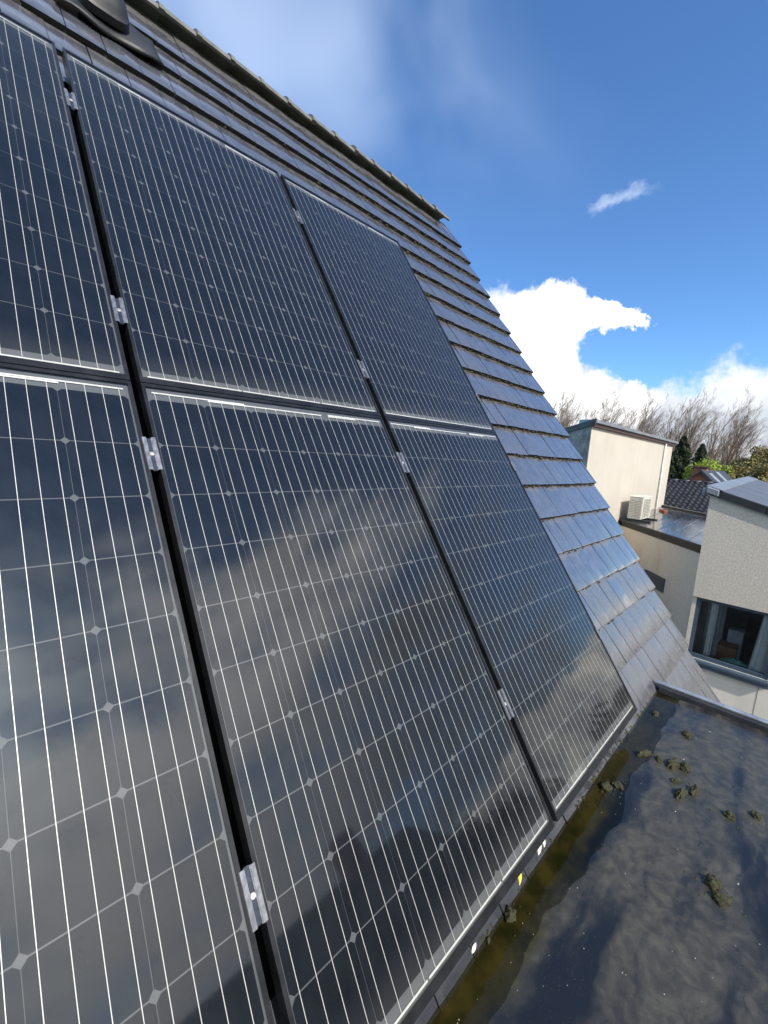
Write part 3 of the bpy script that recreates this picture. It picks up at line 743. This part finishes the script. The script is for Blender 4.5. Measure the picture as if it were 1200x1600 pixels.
# beige wall under the low roof with a small window opening
def on_wall(t, z): a, b_ = Vector((I_[1][0], I_[1][1], 0)), Vector((I_[0][0], I_[0][1], 0)); p = a+(b_-a)*t; return (p.x, p.y, z)
part(MB().prism(I_, GZ, ZR-.145), 'low_wall', 'beige')
wv = Vector((I_[0][0]-I_[1][0], I_[0][1]-I_[1][1], 0)).normalized(); wn = Vector((-wv.y, wv.x, 0))
def wallbox(t0, t1, z0_, z1_, d0, d1):
    a = Vector((*I_[1], 0)); q = [a+wv*t0+wn*d0, a+wv*t1+wn*d0, a+wv*t1+wn*d1, a+wv*t0+wn*d1]
    return MB().add([(p.x, p.y, z0_) for p in q]+[(p.x, p.y, z1_) for p in q], [(3, 2, 1, 0), (4, 5, 6, 7), (0, 1, 5, 4), (1, 2, 6, 5), (2, 3, 7, 6), (3, 0, 4, 7)])
sw = part(wallbox(1.42, 2.25, -2.88, -2.56, .004, .02), 'window', 'frameblue'); sw.name = 'window'
o = MB(); o = wallbox(1.45, 2.22, -2.85, -2.59, .021, .024); o.v = [(x-12, y-2, z-GZ) for x, y, z in o.v]; o.build('pane', 'slab', sw)
# conduit on the wall
pz = MB().tube([(16.2, 2.03, .70), (16.2, 2.03, -1.45), (16.15, 1.98, -1.53), (15.6, 1.7, -1.56), (15.3, 1.3, -1.57)], .03, 8); part(pz, 'conduit', 'pipe', smooth=True)

# air conditioner
ac = thing('air_conditioner', 'ivory outdoor air conditioner unit standing on the low flat roof', 'air conditioner', (12.28, 1.53, ZR))
AX, AY, AZ_ = .92, .33, .60
b0 = .075
m = MB(); m.box(0, AX, 0, AY, b0, b0+AZ_); m.build('casing', 'acwhite', ac, bevel=.012)
m = MB(); m.box(-.012, AX+.012, -.012, AY+.012, b0+AZ_-.004, b0+AZ_+.016); m.build('lid', 'acwhite', ac, bevel=.006)
for i in range(2):
    y_a = .03+i*.145
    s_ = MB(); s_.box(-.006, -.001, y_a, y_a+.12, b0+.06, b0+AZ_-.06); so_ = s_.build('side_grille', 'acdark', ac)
    for j in range(11):
        zz = b0+.07+j*.043
        s_ = MB(); s_.box(-.012, -.0065, y_a+.002, y_a+.118, zz, zz+.022); s_.build('slat', 'acwhite', so_)
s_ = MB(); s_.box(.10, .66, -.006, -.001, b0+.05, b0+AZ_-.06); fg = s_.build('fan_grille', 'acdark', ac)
for j in range(12):
    zz = b0+.065+j*.041; s_ = MB(); s_.box(.105, .655, -.013, -.0065, zz, zz+.016); s_.build('slat', 'acwhite', fg)
m = MB(); m.tube([(.08, -.012, b0+.03), (.68, -.012, b0+.03), (.68, -.012, b0+AZ_-.04), (.08, -.012, b0+AZ_-.04), (.08, -.012, b0+.03)], .012, 6); m.build('fan_surround', 'acwhite', ac)
for x in (.05, .75):
    m = MB(); m.box(x-.04, x+.08, -.22, AY+.14, .0, .072); m.build('support_block', 'black', ac, bevel=.008)
br = MB(); br.box(0, .35, 0, .12, 0, .07); o = br.build('brick_block', 'brick', None, bevel=.004); o.location = (15.4, 1.52, ZR+.085); o.rotation_euler = (0, 0, .6)
tag(o, 'single red brick lying by the conduit on the low flat roof', 'brick')

# ------------------------------------------------------------------ neighbour: grey pebble-dash house with the window
NXW = 8.5
nh = thing('pebbledash_house', 'grey pebble-dash house with a curtained window at the right edge', 'building', (NXW, -.3, GZ))
def npart(mb, name, mat, parent=None, **k):
    mb.v = [(x-NXW, y+.3, z-GZ) for x, y, z in mb.v]; return mb.build(name, mat, parent or nh, **k)
NXF = 15.5
wy0, wy1, wz0, wz1 = -1.435, -.36, -3.40, -2.30
SL = .30
def gz(y): return -.52+SL*(y+.3)
def gx(x): return .022*(x-NXW)
# gable face built round the window opening
g1 = MB().add([(NXW, -.3, wz1), (NXW, -4.2, wz1), (NXW, -4.2, gz(-4.2)), (NXW, -.3, gz(-.3)), (NXW+.3, -.3, wz1), (NXW+.3, -4.2, wz1), (NXW+.3, -4.2, gz(-4.2)), (NXW+.3, -.3, gz(-.3))],
              [(0, 1, 2, 3), (7, 6, 5, 4), (0, 4, 5, 1), (1, 5, 6, 2), (2, 6, 7, 3), (3, 7, 4, 0)])
npart(g1, 'upper_wall', 'roughcast')
npart(MB().box(NXW+.035, NXW+.3, -4.2, wy0, wz0-.0, wz1-.001), 'pier', 'cream')
npart(MB().box(NXW+.035, NXW+.3, wy1, -.302, wz0, wz1-.001), 'pier', 'beige')
npart(MB().box(NXW+.035, NXW+.3, -4.2, -.302, GZ, wz0-.001), 'lower_wall', 'cream')
npart(MB().box(NXW+.031, NXW+.036, -1.352, -1.346, GZ, wz0-.12), 'wall_joint', 'greyend')
sd = MB().add([(NXW+.3, -.3, GZ), (NXF, -.3, GZ), (NXF, -.3, gz(-.3)+gx(NXF)), (NXW+.3, -.3, gz(-.3)), (NXW+.3, -.34, GZ), (NXF, -.34, GZ), (NXF, -.34, gz(-.34)+gx(NXF)), (NXW+.3, -.34, gz(-.34))],
              [(0, 1, 2, 3), (7, 6, 5, 4), (0, 4, 5, 1), (1, 5, 6, 2), (2, 6, 7, 3), (3, 7, 4, 0)])
npart(sd, 'side_wall', 'roughcast')
def slope_box(x0, x1, ya, yb_, t0, t1):
    P = []
    for t in (t0, t1):
        for x, y in ((x0, ya), (x1, ya), (x1, yb_), (x0, yb_)): P.append((x, y, gz(y)+gx(x)+t))
    return MB().add(P, [(3, 2, 1, 0), (4, 5, 6, 7), (0, 1, 5, 4), (1, 2, 6, 5), (2, 3, 7, 6), (3, 0, 4, 7)])
npart(slope_box(NXW-.004, NXF+.1, -4.3, -.27, .002, .10), 'roof_deck', 'black')
for i in range(5):                                            # verge blocks, rough black
    ya = -.42-i*.62
    npart(slope_box(NXW-.045, NXW-.006, ya-.61, ya, .005, .122), 'verge_board', 'black')
for i in range(6):
    for j in range(4):
        xa = NXW-.05+i*1.2; ya = -.42-j*.95
        npart(slope_box(xa+.022, xa+1.178, ya-.925, ya-.022, .103, .135-.004*(j % 2)), 'roof_slab', 'slab')
rd = slope_box(NXW-.06, NXF+.1, -.46, -.24, .137, .150); npart(rd, 'ridge_flashing', 'zinc')
npart(slope_box(NXW-.08, NXW-.046, -.42, -.24, .02, .136), 'flashing_end', 'zinc', bevel=.02)
npart(MB().box(NXW-.06, NXW+.02, -.235, -.19, -.50, -.40), 'gutter_outlet', 'zinc', bevel=.01)
# the window
wn_ = npart(MB().box(NXW+.05, NXW+.12, wy1-.055, wy1, wz0, wz1-.002).box(NXW+.05, NXW+.12, wy0, wy0+.05, wz0, wz1-.002).box(NXW+.05, NXW+.12, wy0+.05, wy1-.055, wz0, wz0+.07).box(NXW+.05, NXW+.12, wy0+.05, wy1-.055, wz1-.055, wz1-.002), 'window', 'frameblue')
def wpart(mb, name, mat, **k): return npart(mb, name, mat, wn_, **k)
wpart(MB().add([(NXW+.085, wy0+.04, wz0+.06), (NXW+.085, wy1-.05, wz0+.06), (NXW+.085, wy1-.05, wz1-.05), (NXW+.085, wy0+.04, wz1-.05)], [(3, 2, 1, 0)]), 'pane', 'pane')
wpart(MB().box(NXW-.06, NXW+.049, wy0-.03, wy1+.02, wz0-.06, wz0-.002), 'sill', 'frameblue', bevel=.008)
wpart(MB().box(NXW-.045, NXW+.034, wy0-.025, wy1+.015, wz0-.12, wz0-.063), 'sill_apron', 'frameblue', bevel=.006)
def cloth(y0_, y1_, z0_, z1_, x, folds, amp, y0b=None, y1b=None):
    m = MB(); NF = folds*8; y0b = y0_ if y0b is None else y0b; y1b = y1_ if y1b is None else y1b
    vs = []
    for j in range(9):
        t = j/8
        for i in range(NF+1):
            u = i/NF; ya = y0b+(y0_-y0b)*t; yb2 = y1b+(y1_-y1b)*t
            vs.append((x+amp*math.sin(u*folds*2*math.pi+.6*math.sin(t*3))*(.6+.4*math.sin(u*7+1)), ya+(yb2-ya)*u, z0_+(z1_-z0_)*t))
    m.add(vs, [(j*(NF+1)+i, j*(NF+1)+i+1, (j+1)*(NF+1)+i+1, (j+1)*(NF+1)+i) for j in range(8) for i in range(NF)]); return m
# room behind the glass and what stands in it
npart(MB().box(NXW+3.2, NXW+3.25, -3.2, -.36, -4.2, -2.1).box(NXW+.31, NXW+3.2, -3.25, -3.2, -4.2, -2.1).box(NXW+.31, NXW+3.2, -.40, -.36, -4.2, -2.1), 'room_wall', 'room')
npart(MB().box(NXW+.31, NXW+3.2, -3.2, -.4, -4.25, -4.2), 'room_floor', 'roomlight')
npart(MB().box(NXW+.31, NXW+3.2, -3.2, -.4, -2.1, -2.05), 'room_ceiling', 'room')
def loose(mb, name, mat, label, cat, smooth=False, group=None):
    c = [sum(v[i] for v in mb.v)/len(mb.v) for i in range(3)]; zb_ = min(v[2] for v in mb.v)
    mb.v = [(x-c[0], y-c[1], z-zb_) for x, y, z in mb.v]; o = mb.build(name, mat, None, smooth); o.location = (c[0], c[1], zb_)
    return tag(o, label, cat, group)
loose(cloth(-.66, -.56, wz0+.05, wz1-.05, NXW+.20, 3, .03), 'curtain', 'curtain', 'narrow pale curtain at the left side of the window', 'curtain', True)
loose(cloth(-.74, -.67, wz0+.08, wz1-.05, NXW+.22, 2, .03), 'curtain', 'curtaing', 'grey curtain fold left of the dark cabinet', 'curtain', True)
loose(cloth(-1.50, -1.24, wz0+.04, wz1-.05, NXW+.19, 5, .035, -1.52, -1.17), 'curtain', 'curtain', 'wide pale curtain at the right side of the window', 'curtain', True)
loose(MB().box(NXW+1.0, NXW+1.06, -.72, -.42, -4.2, -2.3), 'door', 'roomlight', 'pale door ajar seen through the left of the window', 'door')
loose(MB().box(NXW+1.5, NXW+1.9, -1.58, -1.02, -4.2, -2.95).box(NXW+1.49, NXW+1.5, -1.57, -1.03, -3.4, -3.36).box(NXW+1.49, NXW+1.5, -1.57, -1.03, -3.2, -3.17), 'cabinet', 'darkwood', 'dark cabinet behind the window', 'cabinet')
loose(MB().box(NXW+1.9, NXW+2.0, -1.25, -.80, -2.9, -2.2), 'wall_panel', 'roomlight', 'beige panel hanging in the room above the box', 'panel')
loose(MB().box(NXW+.55, NXW+.9, -.98, -.72, -3.95, -3.22), 'cardboard_box', 'card', 'brown cardboard box behind the window sill', 'box')
loose(MB().box(NXW+.95, NXW+1.2, -1.02, -.80, -3.9, -3.0), 'white_box', 'white', 'white box above the cardboard box in the window', 'box')
tq = MB(); NQ = 12
tq.add([(NXW+.15+.14*j/NQ, -1.17+.36*i/NQ, wz0+.071+max(0, math.sin(math.pi*i/NQ)*math.sin(math.pi*j/NQ)*(.05+.05*noise.noise(Vector((i*.7, j*.7, 2)))))) for j in range(NQ+1) for i in range(NQ+1)],
       [(j*(NQ+1)+i, j*(NQ+1)+i+1, (j+1)*(NQ+1)+i+1, (j+1)*(NQ+1)+i) for j in range(NQ) for i in range(NQ)])
loose(tq, 'cloth', 'teal', 'teal crumpled cloth lying on the window sill', 'cloth', True)

# ------------------------------------------------------------------ dark pantiled roof beyond the low flat roof
ph = thing('pantile_house', 'house with a dark pantiled roof behind the low flat roof', 'building', (18, 1.5, GZ))
pm = MB(); y_l, y_r = 4.2, -1.2; xe, ze, xr, zr = 17.75, -1.66, 20.6, -.60
ROWS, COLS = 11, 30; NPx = 6; vs = []; nn = COLS*NPx
rows = []
for r in range(ROWS):
    for e_ in (0, 1):
        t = (r+e_)/ROWS; row = []
        for i in range(nn+1):
            y = y_l+(y_r-y_l)*i/nn; ph_ = (i % NPx)/NPx
            up = .035*math.sin(2*math.pi*ph_)+(.05 if e_ == 0 else 0)
            row.append((xe+(xr-xe)*t-18, y-1.5, ze+(zr-ze)*t+up-GZ))
        rows.append(row)
vs = [v for r in rows for v in r]
pm.add(vs, [(r*(nn+1)+i, (r+1)*(nn+1)+i, (r+1)*(nn+1)+i+1, r*(nn+1)+i+1) for r in range(len(rows)-1) for i in range(nn)])
tag(pm.build('pantiles', 'darktile', ph), kind='stuff')
q = MB(); q.add([(xe+.2-18, y_l-1.5, 0), (xe+.2-18, y_r-1.5, 0), (xe+.2-18, y_r-1.5, ze-GZ), (xe+.2-18, y_l-1.5, ze-GZ)], [(0, 1, 2, 3)]); 
q = MB(); q.box(xe+.2-18, 23.2-18, y_r-1.4, y_l-1.6, 0, ze-GZ-.02); q.build('wall', 'cream', ph)
q = MB(); q.add([(xr-18, y_l-1.5, zr-GZ), (xr-18, y_r-1.5, zr-GZ), (23.5-18, y_r-1.5, ze-GZ), (23.5-18, y_l-1.5, ze-GZ)], [(0, 1, 2, 3)]); q.build('rear_slope', 'darktile', ph)
for i in range(14):
    q = MB(); y = y_l+(y_r-y_l)*i/14; q.tube([(xr-18, y-1.5, zr-GZ+.0), (xr-18, y-1.5-.37, zr-GZ+.02)], .06, 8); q.build('ridge_cap', 'darktile', ph, True)
q = MB(); q.box(xe-.14-18, xe+.02-18, y_r-1.5, y_l-1.5, ze-GZ-.10, ze-GZ-.01); q.build('gutter', 'zinc', ph)

# ------------------------------------------------------------------ brick gable house further off
gh = thing('brick_gable_house', 'red brick gable house with two roof windows and a low chimney', 'building', (28, 2.6, GZ))
ax, ay, az = 0, 0, -.06-GZ; hw = 2.3; dr = 2.25
q = MB(); prf = [(hw-.12, az-dr-.02), (0, az-.14), (-hw+.12, az-dr-.02), (-hw+.12, 0), (hw-.12, 0)]; q.extrude_x(prf, 0, 9); q.build('wall', 'brick', gh)
for sg in (1, -1):
    q = MB(); q.add([(-.2, 0, az), (9.2, 0, az), (9.2, sg*hw, az-dr), (-.2, sg*hw, az-dr), (-.2, 0, az-.13), (9.2, 0, az-.13), (9.2, sg*hw, az-dr-.13), (-.2, sg*hw, az-dr-.13)], [(0, 1, 2, 3), (7, 6, 5, 4), (0, 4, 5, 1), (1, 5, 6, 2), (2, 6, 7, 3), (3, 7, 4, 0)])
    rf = q.build('roof', 'roofdark', gh)
    if sg < 0:
        for (xa, xb, ta, tb) in ((.5, 1.5, .10, .42), (3.6, 4.8, .06, .30)):
            def rp(x, t, u): return (x, -hw*t-u*.7, az-dr*t+u*.7)
            q = MB(); q.add([rp(xa, ta, .01), rp(xb, ta, .01), rp(xb, tb, .01), rp(xa, tb, .01), rp(xa, ta, .07), rp(xb, ta, .07), rp(xb, tb, .07), rp(xa, tb, .07)], [(3, 2, 1, 0), (4, 5, 6, 7), (0, 1, 5, 4), (1, 2, 6, 5), (2, 3, 7, 6), (3, 0, 4, 7)])
            q.build('roof_window', 'trim', rf)
q = MB(); q.box(1.2, 1.9, -.05, .60, az-.6, az+.10); ch = q.build('chimney', 'brick', gh)
q = MB(); q.box(1.1, 2.0, -.12, .67, az+.101, az+.17); q.build('chimney_cap', 'redbrown', ch)
lw = MB(); lw.box(0, 4, 0, 1.6, 0, 4.8); o = thing('low_annexe', 'low dark flat annexe right of the brick gable house', 'building', (31, -.6, GZ))
lw.build('wall', 'roofdark', o); q = MB(); q.box(-.15, 4.15, -.15, 1.75, 4.802, 4.95); q.build('roof_edge', 'black', o)

# ------------------------------------------------------------------ trees
def bare_tree(seed, H):
    rnd = random.Random(seed); tr = MB(); tw = MB()
    lean = Vector((0, -1, 0))
    def grow(p, d, L, r, lvl):
        n = 4 if lvl < 2 else 3; pts = [p]; rad = [r]; q = p.copy(); dd = d.copy()
        for i in range(n):
            dd = (dd+Vector((rnd.uniform(-1, 1), rnd.uniform(-1, 1), 0))*.13+Vector((0, 0, .12))+lean*(.04+.012*lvl)).normalized()
            q = q+dd*L/n; pts.append(q.copy()); rad.append(r*(1-.75*(i+1)/n)+.002)
        (tr if lvl < 2 else tw).tube(pts, rad, 5 if lvl < 1 else 3, False)
        if lvl >= 4: return
        kids = (14, 7, 5, 4)[lvl]
        for c in range(kids):
            t = rnd.uniform(.22 if lvl == 0 else .15, .98); i = min(n-1, int(t*n)); fr_ = t*n-i
            pp = pts[i].lerp(pts[i+1], fr_); ax_ = (pts[i+1]-pts[i]).normalized()
            a = rnd.uniform(0, 2*math.pi); side = Vector((math.cos(a), math.sin(a), 0)); side = (side-ax_*side.dot(ax_)).normalized()
            sp = rnd.uniform(.24, .55)
            nd = (ax_*math.cos(sp)+side*math.sin(sp)).normalized()
            grow(pp, nd, L*rnd.uniform(.36, .56)*(1.15-.45*t), max(.0045, r*(1-.7*t)*.42), lvl+1)
    grow(Vector((0, 0, 0)), Vector((rnd.uniform(-.05, .05), rnd.uniform(-.12, .02), 1)), H*.86, H*.016, 0)
    return tr.mesh('trunk', 'bark', True), tw.mesh('crown', 'twig')
BT = [bare_tree(11+i, 12.0+i*.5) for i in range(5)]
def put_tree(i, x, y, h, rz=0):
    t = thing('bare_tree', 'tall bare leaning tree in the wind-bent row along the horizon', 'tree', (x, y, GZ), (0, 0, rz), 'bare trees along the horizon')
    k = h/(12.0+(i % 5)*.5); t.scale = (k, k, k)
    link('trunk', BT[i % 5][0], t); link('crown', BT[i % 5][1], t)
ti = 0
rr = random.Random(5)
X_T = 66
for i in range(25):
    u = i/24; az_ = R_(24.5-20.0*u); X = X_T+rr.uniform(-7, 9)
    y = -1.36+(X+.38)*math.tan(az_)
    top = math.tan(R_(6.6-.9*u+rr.uniform(-.9, .35)))*(X/math.cos(az_))
    if u > .97: top *= .75
    put_tree(ti, X, y, top-GZ+rr.uniform(-.3, .3), rr.uniform(-.5, .5)); ti += 1
def leaf_tree(name, label, x, y, z, shape, mat, n, size, trunk_h, seed, group=None, cat='tree'):
    rnd = random.Random(seed); t = thing(name, label, cat, (x, y, z), (0, 0, 0), group)
    tk = MB(); tk.tube([(0, 0, 0), (.05, 0, trunk_h*.5), (0, .05, trunk_h)], [trunk_h*.04, trunk_h*.03, .03], 6); 
    for _ in range(5):
        a = rnd.uniform(0, 6.28); zz = trunk_h*rnd.uniform(.3, .8); p = shape(rnd); tk.tube([(0, 0, zz), (p.x*.5, p.y*.5, zz+(p.z-zz)*.6), (p.x*.8, p.y*.8, p.z)], [trunk_h*.014, trunk_h*.009, .02], 4)
    tk.build('trunk', 'bark', t)
    m = MB()
    for _ in range(n):
        p = shape(rnd); c = Vector((rnd.gauss(0, 1), rnd.gauss(0, 1), rnd.gauss(0, 1))).normalized(); a = c.orthogonal().normalized(); b_ = c.cross(a)
        s = size*rnd.uniform(.5, 1.3); ang = rnd.uniform(0, 6.28); a, b_ = a*math.cos(ang)+b_*math.sin(ang), b_*math.cos(ang)-a*math.sin(ang)
        m.add([p-a*s, p-b_*s*.4, p+a*s, p+b_*s*.4], [(0, 1, 2, 3)])
    m.build('crown', mat, t); return t
def clumpy(rx, rz_, zc, nc, seed, cr):
    r0 = random.Random(seed); cs = []
    for _ in range(nc):
        v = Vector((r0.gauss(0, 1), r0.gauss(0, 1), r0.gauss(0, 1))).normalized()*r0.uniform(.45, 1)
        cs.append((Vector((v.x*rx, v.y*rx, zc+v.z*rz_)), r0.uniform(.6, 1.2)*cr))
    def sh(rnd):
        c, r = rnd.choice(cs); v = Vector((rnd.gauss(0, 1), rnd.gauss(0, 1), rnd.gauss(0, .8))).normalized()*r*rnd.random()**.45
        return c+v
    return sh
def cone(H, rad):
    def sh(rnd):
        t = rnd.random()**1.25; a = rnd.uniform(0, 6.28); lay = min(1, t+.018*math.sin(t*75+a*2))
        q = (rad*(1-lay)**.75+.10)*rnd.random()**.5*(.8+.3*math.sin(a*5+lay*31)); return Vector((q*math.cos(a), q*math.sin(a), .6+lay*(H-.6)-q*.28))
    return sh
leaf_tree('spruce_tree', 'tallest dark green spruce beside the cream block', 44, 6.45, GZ, cone(8.7, 2.3), 'spruce', 14000, .15, 7.5, 1, 'dark spruces')
leaf_tree('spruce_tree', 'second dark spruce, lower and nearer the cream wall', 42, 7.3, GZ, cone(8.0, 2.3), 'spruce', 12000, .15, 6.5, 2, 'dark spruces')
leaf_tree('spruce_tree', 'third dark spruce behind the yellow green willow', 47, 5.5, GZ, cone(8.2, 2.0), 'spruce', 12000, .15, 7.5, 3, 'dark spruces')
leaf_tree('willow_tree', 'round yellow green willow behind the brick gable', 42, 3.95, GZ, clumpy(1.45, 1.0, 5.55, 34, 4, .62), 'willow', 16000, .10, 4.5, 4)
leaf_tree('olive_shrub', 'olive budding shrub right of the willow', 50, 2.6, GZ, clumpy(2.2, 2.0, 5.0, 30, 5, .8), 'olive', 9000, .14, 4.5, 5, 'olive budding shrubs')
leaf_tree('olive_shrub', 'olive budding shrub cut by the right edge', 48, .35, GZ, clumpy(2.4, 2.1, 4.9, 30, 6, .8), 'olive', 9000, .14, 4.5, 6, 'olive budding shrubs')
leaf_tree('olive_shrub', 'tall olive budding shrub behind the other two', 58, 1.9, GZ, clumpy(2.6, 2.6, 6.4, 34, 7, .9), 'olive', 10000, .15, 6, 7, 'olive budding shrubs')
wd = MB(); rw = random.Random(9)                              # far wood that closes the horizon
for _ in range(9000):
    x = rw.uniform(85, 105); y = rw.uniform(-40, 60); h_ = 4.2+2.2*noise.noise(Vector((y*.12, x*.1, 0)))+1.2*noise.noise(Vector((y*.5, 0, 3)))
    z = GZ+rw.random()**.6*max(2, h_+1); s = rw.uniform(.2, .55); a = Vector((rw.gauss(0, .4), rw.gauss(0, 1), rw.gauss(0, 1))).normalized()*s; b_ = Vector((rw.gauss(0, .4), rw.gauss(0, 1), rw.gauss(0, 1))).normalized()*s
    c = Vector((x, y, z)); wd.add([c-a, c-b_*.5, c+a, c+b_*.5], [(0, 1, 2, 3)])
tag(wd.build('far_wood', 'olive'), 'far olive brown wood closing the horizon', 'wood', kind='stuff')

# ------------------------------------------------------------------ across the garden, seen mirrored in the panels
oh = thing('opposite_house', 'dark roofed house across the garden, seen only mirrored in the panels', 'house', (5.5, -19, GZ))
q = MB(); q.box(-4.5, 4.5, 0, 7, 0, 5.0); q.build('wall', 'brick', oh)
q = MB(); q.add([(-4.8, -.3, 4.9), (4.8, -.3, 4.9), (4.8, 3.5, 8.0), (-4.8, 3.5, 8.0), (4.8, 7.3, 4.9), (-4.8, 7.3, 4.9)], [(0, 1, 2, 3), (3, 2, 4, 5), (0, 3, 5), (1, 4, 2), (0, 5, 4, 1)]); q.build('roof', 'roofdark', oh)
q = MB(); q.box(2, 2.8, 3.1, 3.9, 7.4, 9.0); q.build('chimney', 'brick', oh)
for i, (x, y, h_) in enumerate(((11.5, -16, 7.0), (15, -15, 6.2), (18, -12, 5.6), (-2.5, -18, 7.6), (22, -11, 5.8))):
    leaf_tree('garden_tree', ('dark garden tree %s, mirrored in the panels' % ('beside the opposite house', 'second from the opposite house', 'third from the opposite house', 'left of the opposite house', 'farthest from the opposite house')[i]), x, y, GZ, clumpy(2.0, h_*.28, h_*.66, 26, 20+i, .9), 'hedge', 5000, .2, h_*.6, 20+i, 'garden trees across')
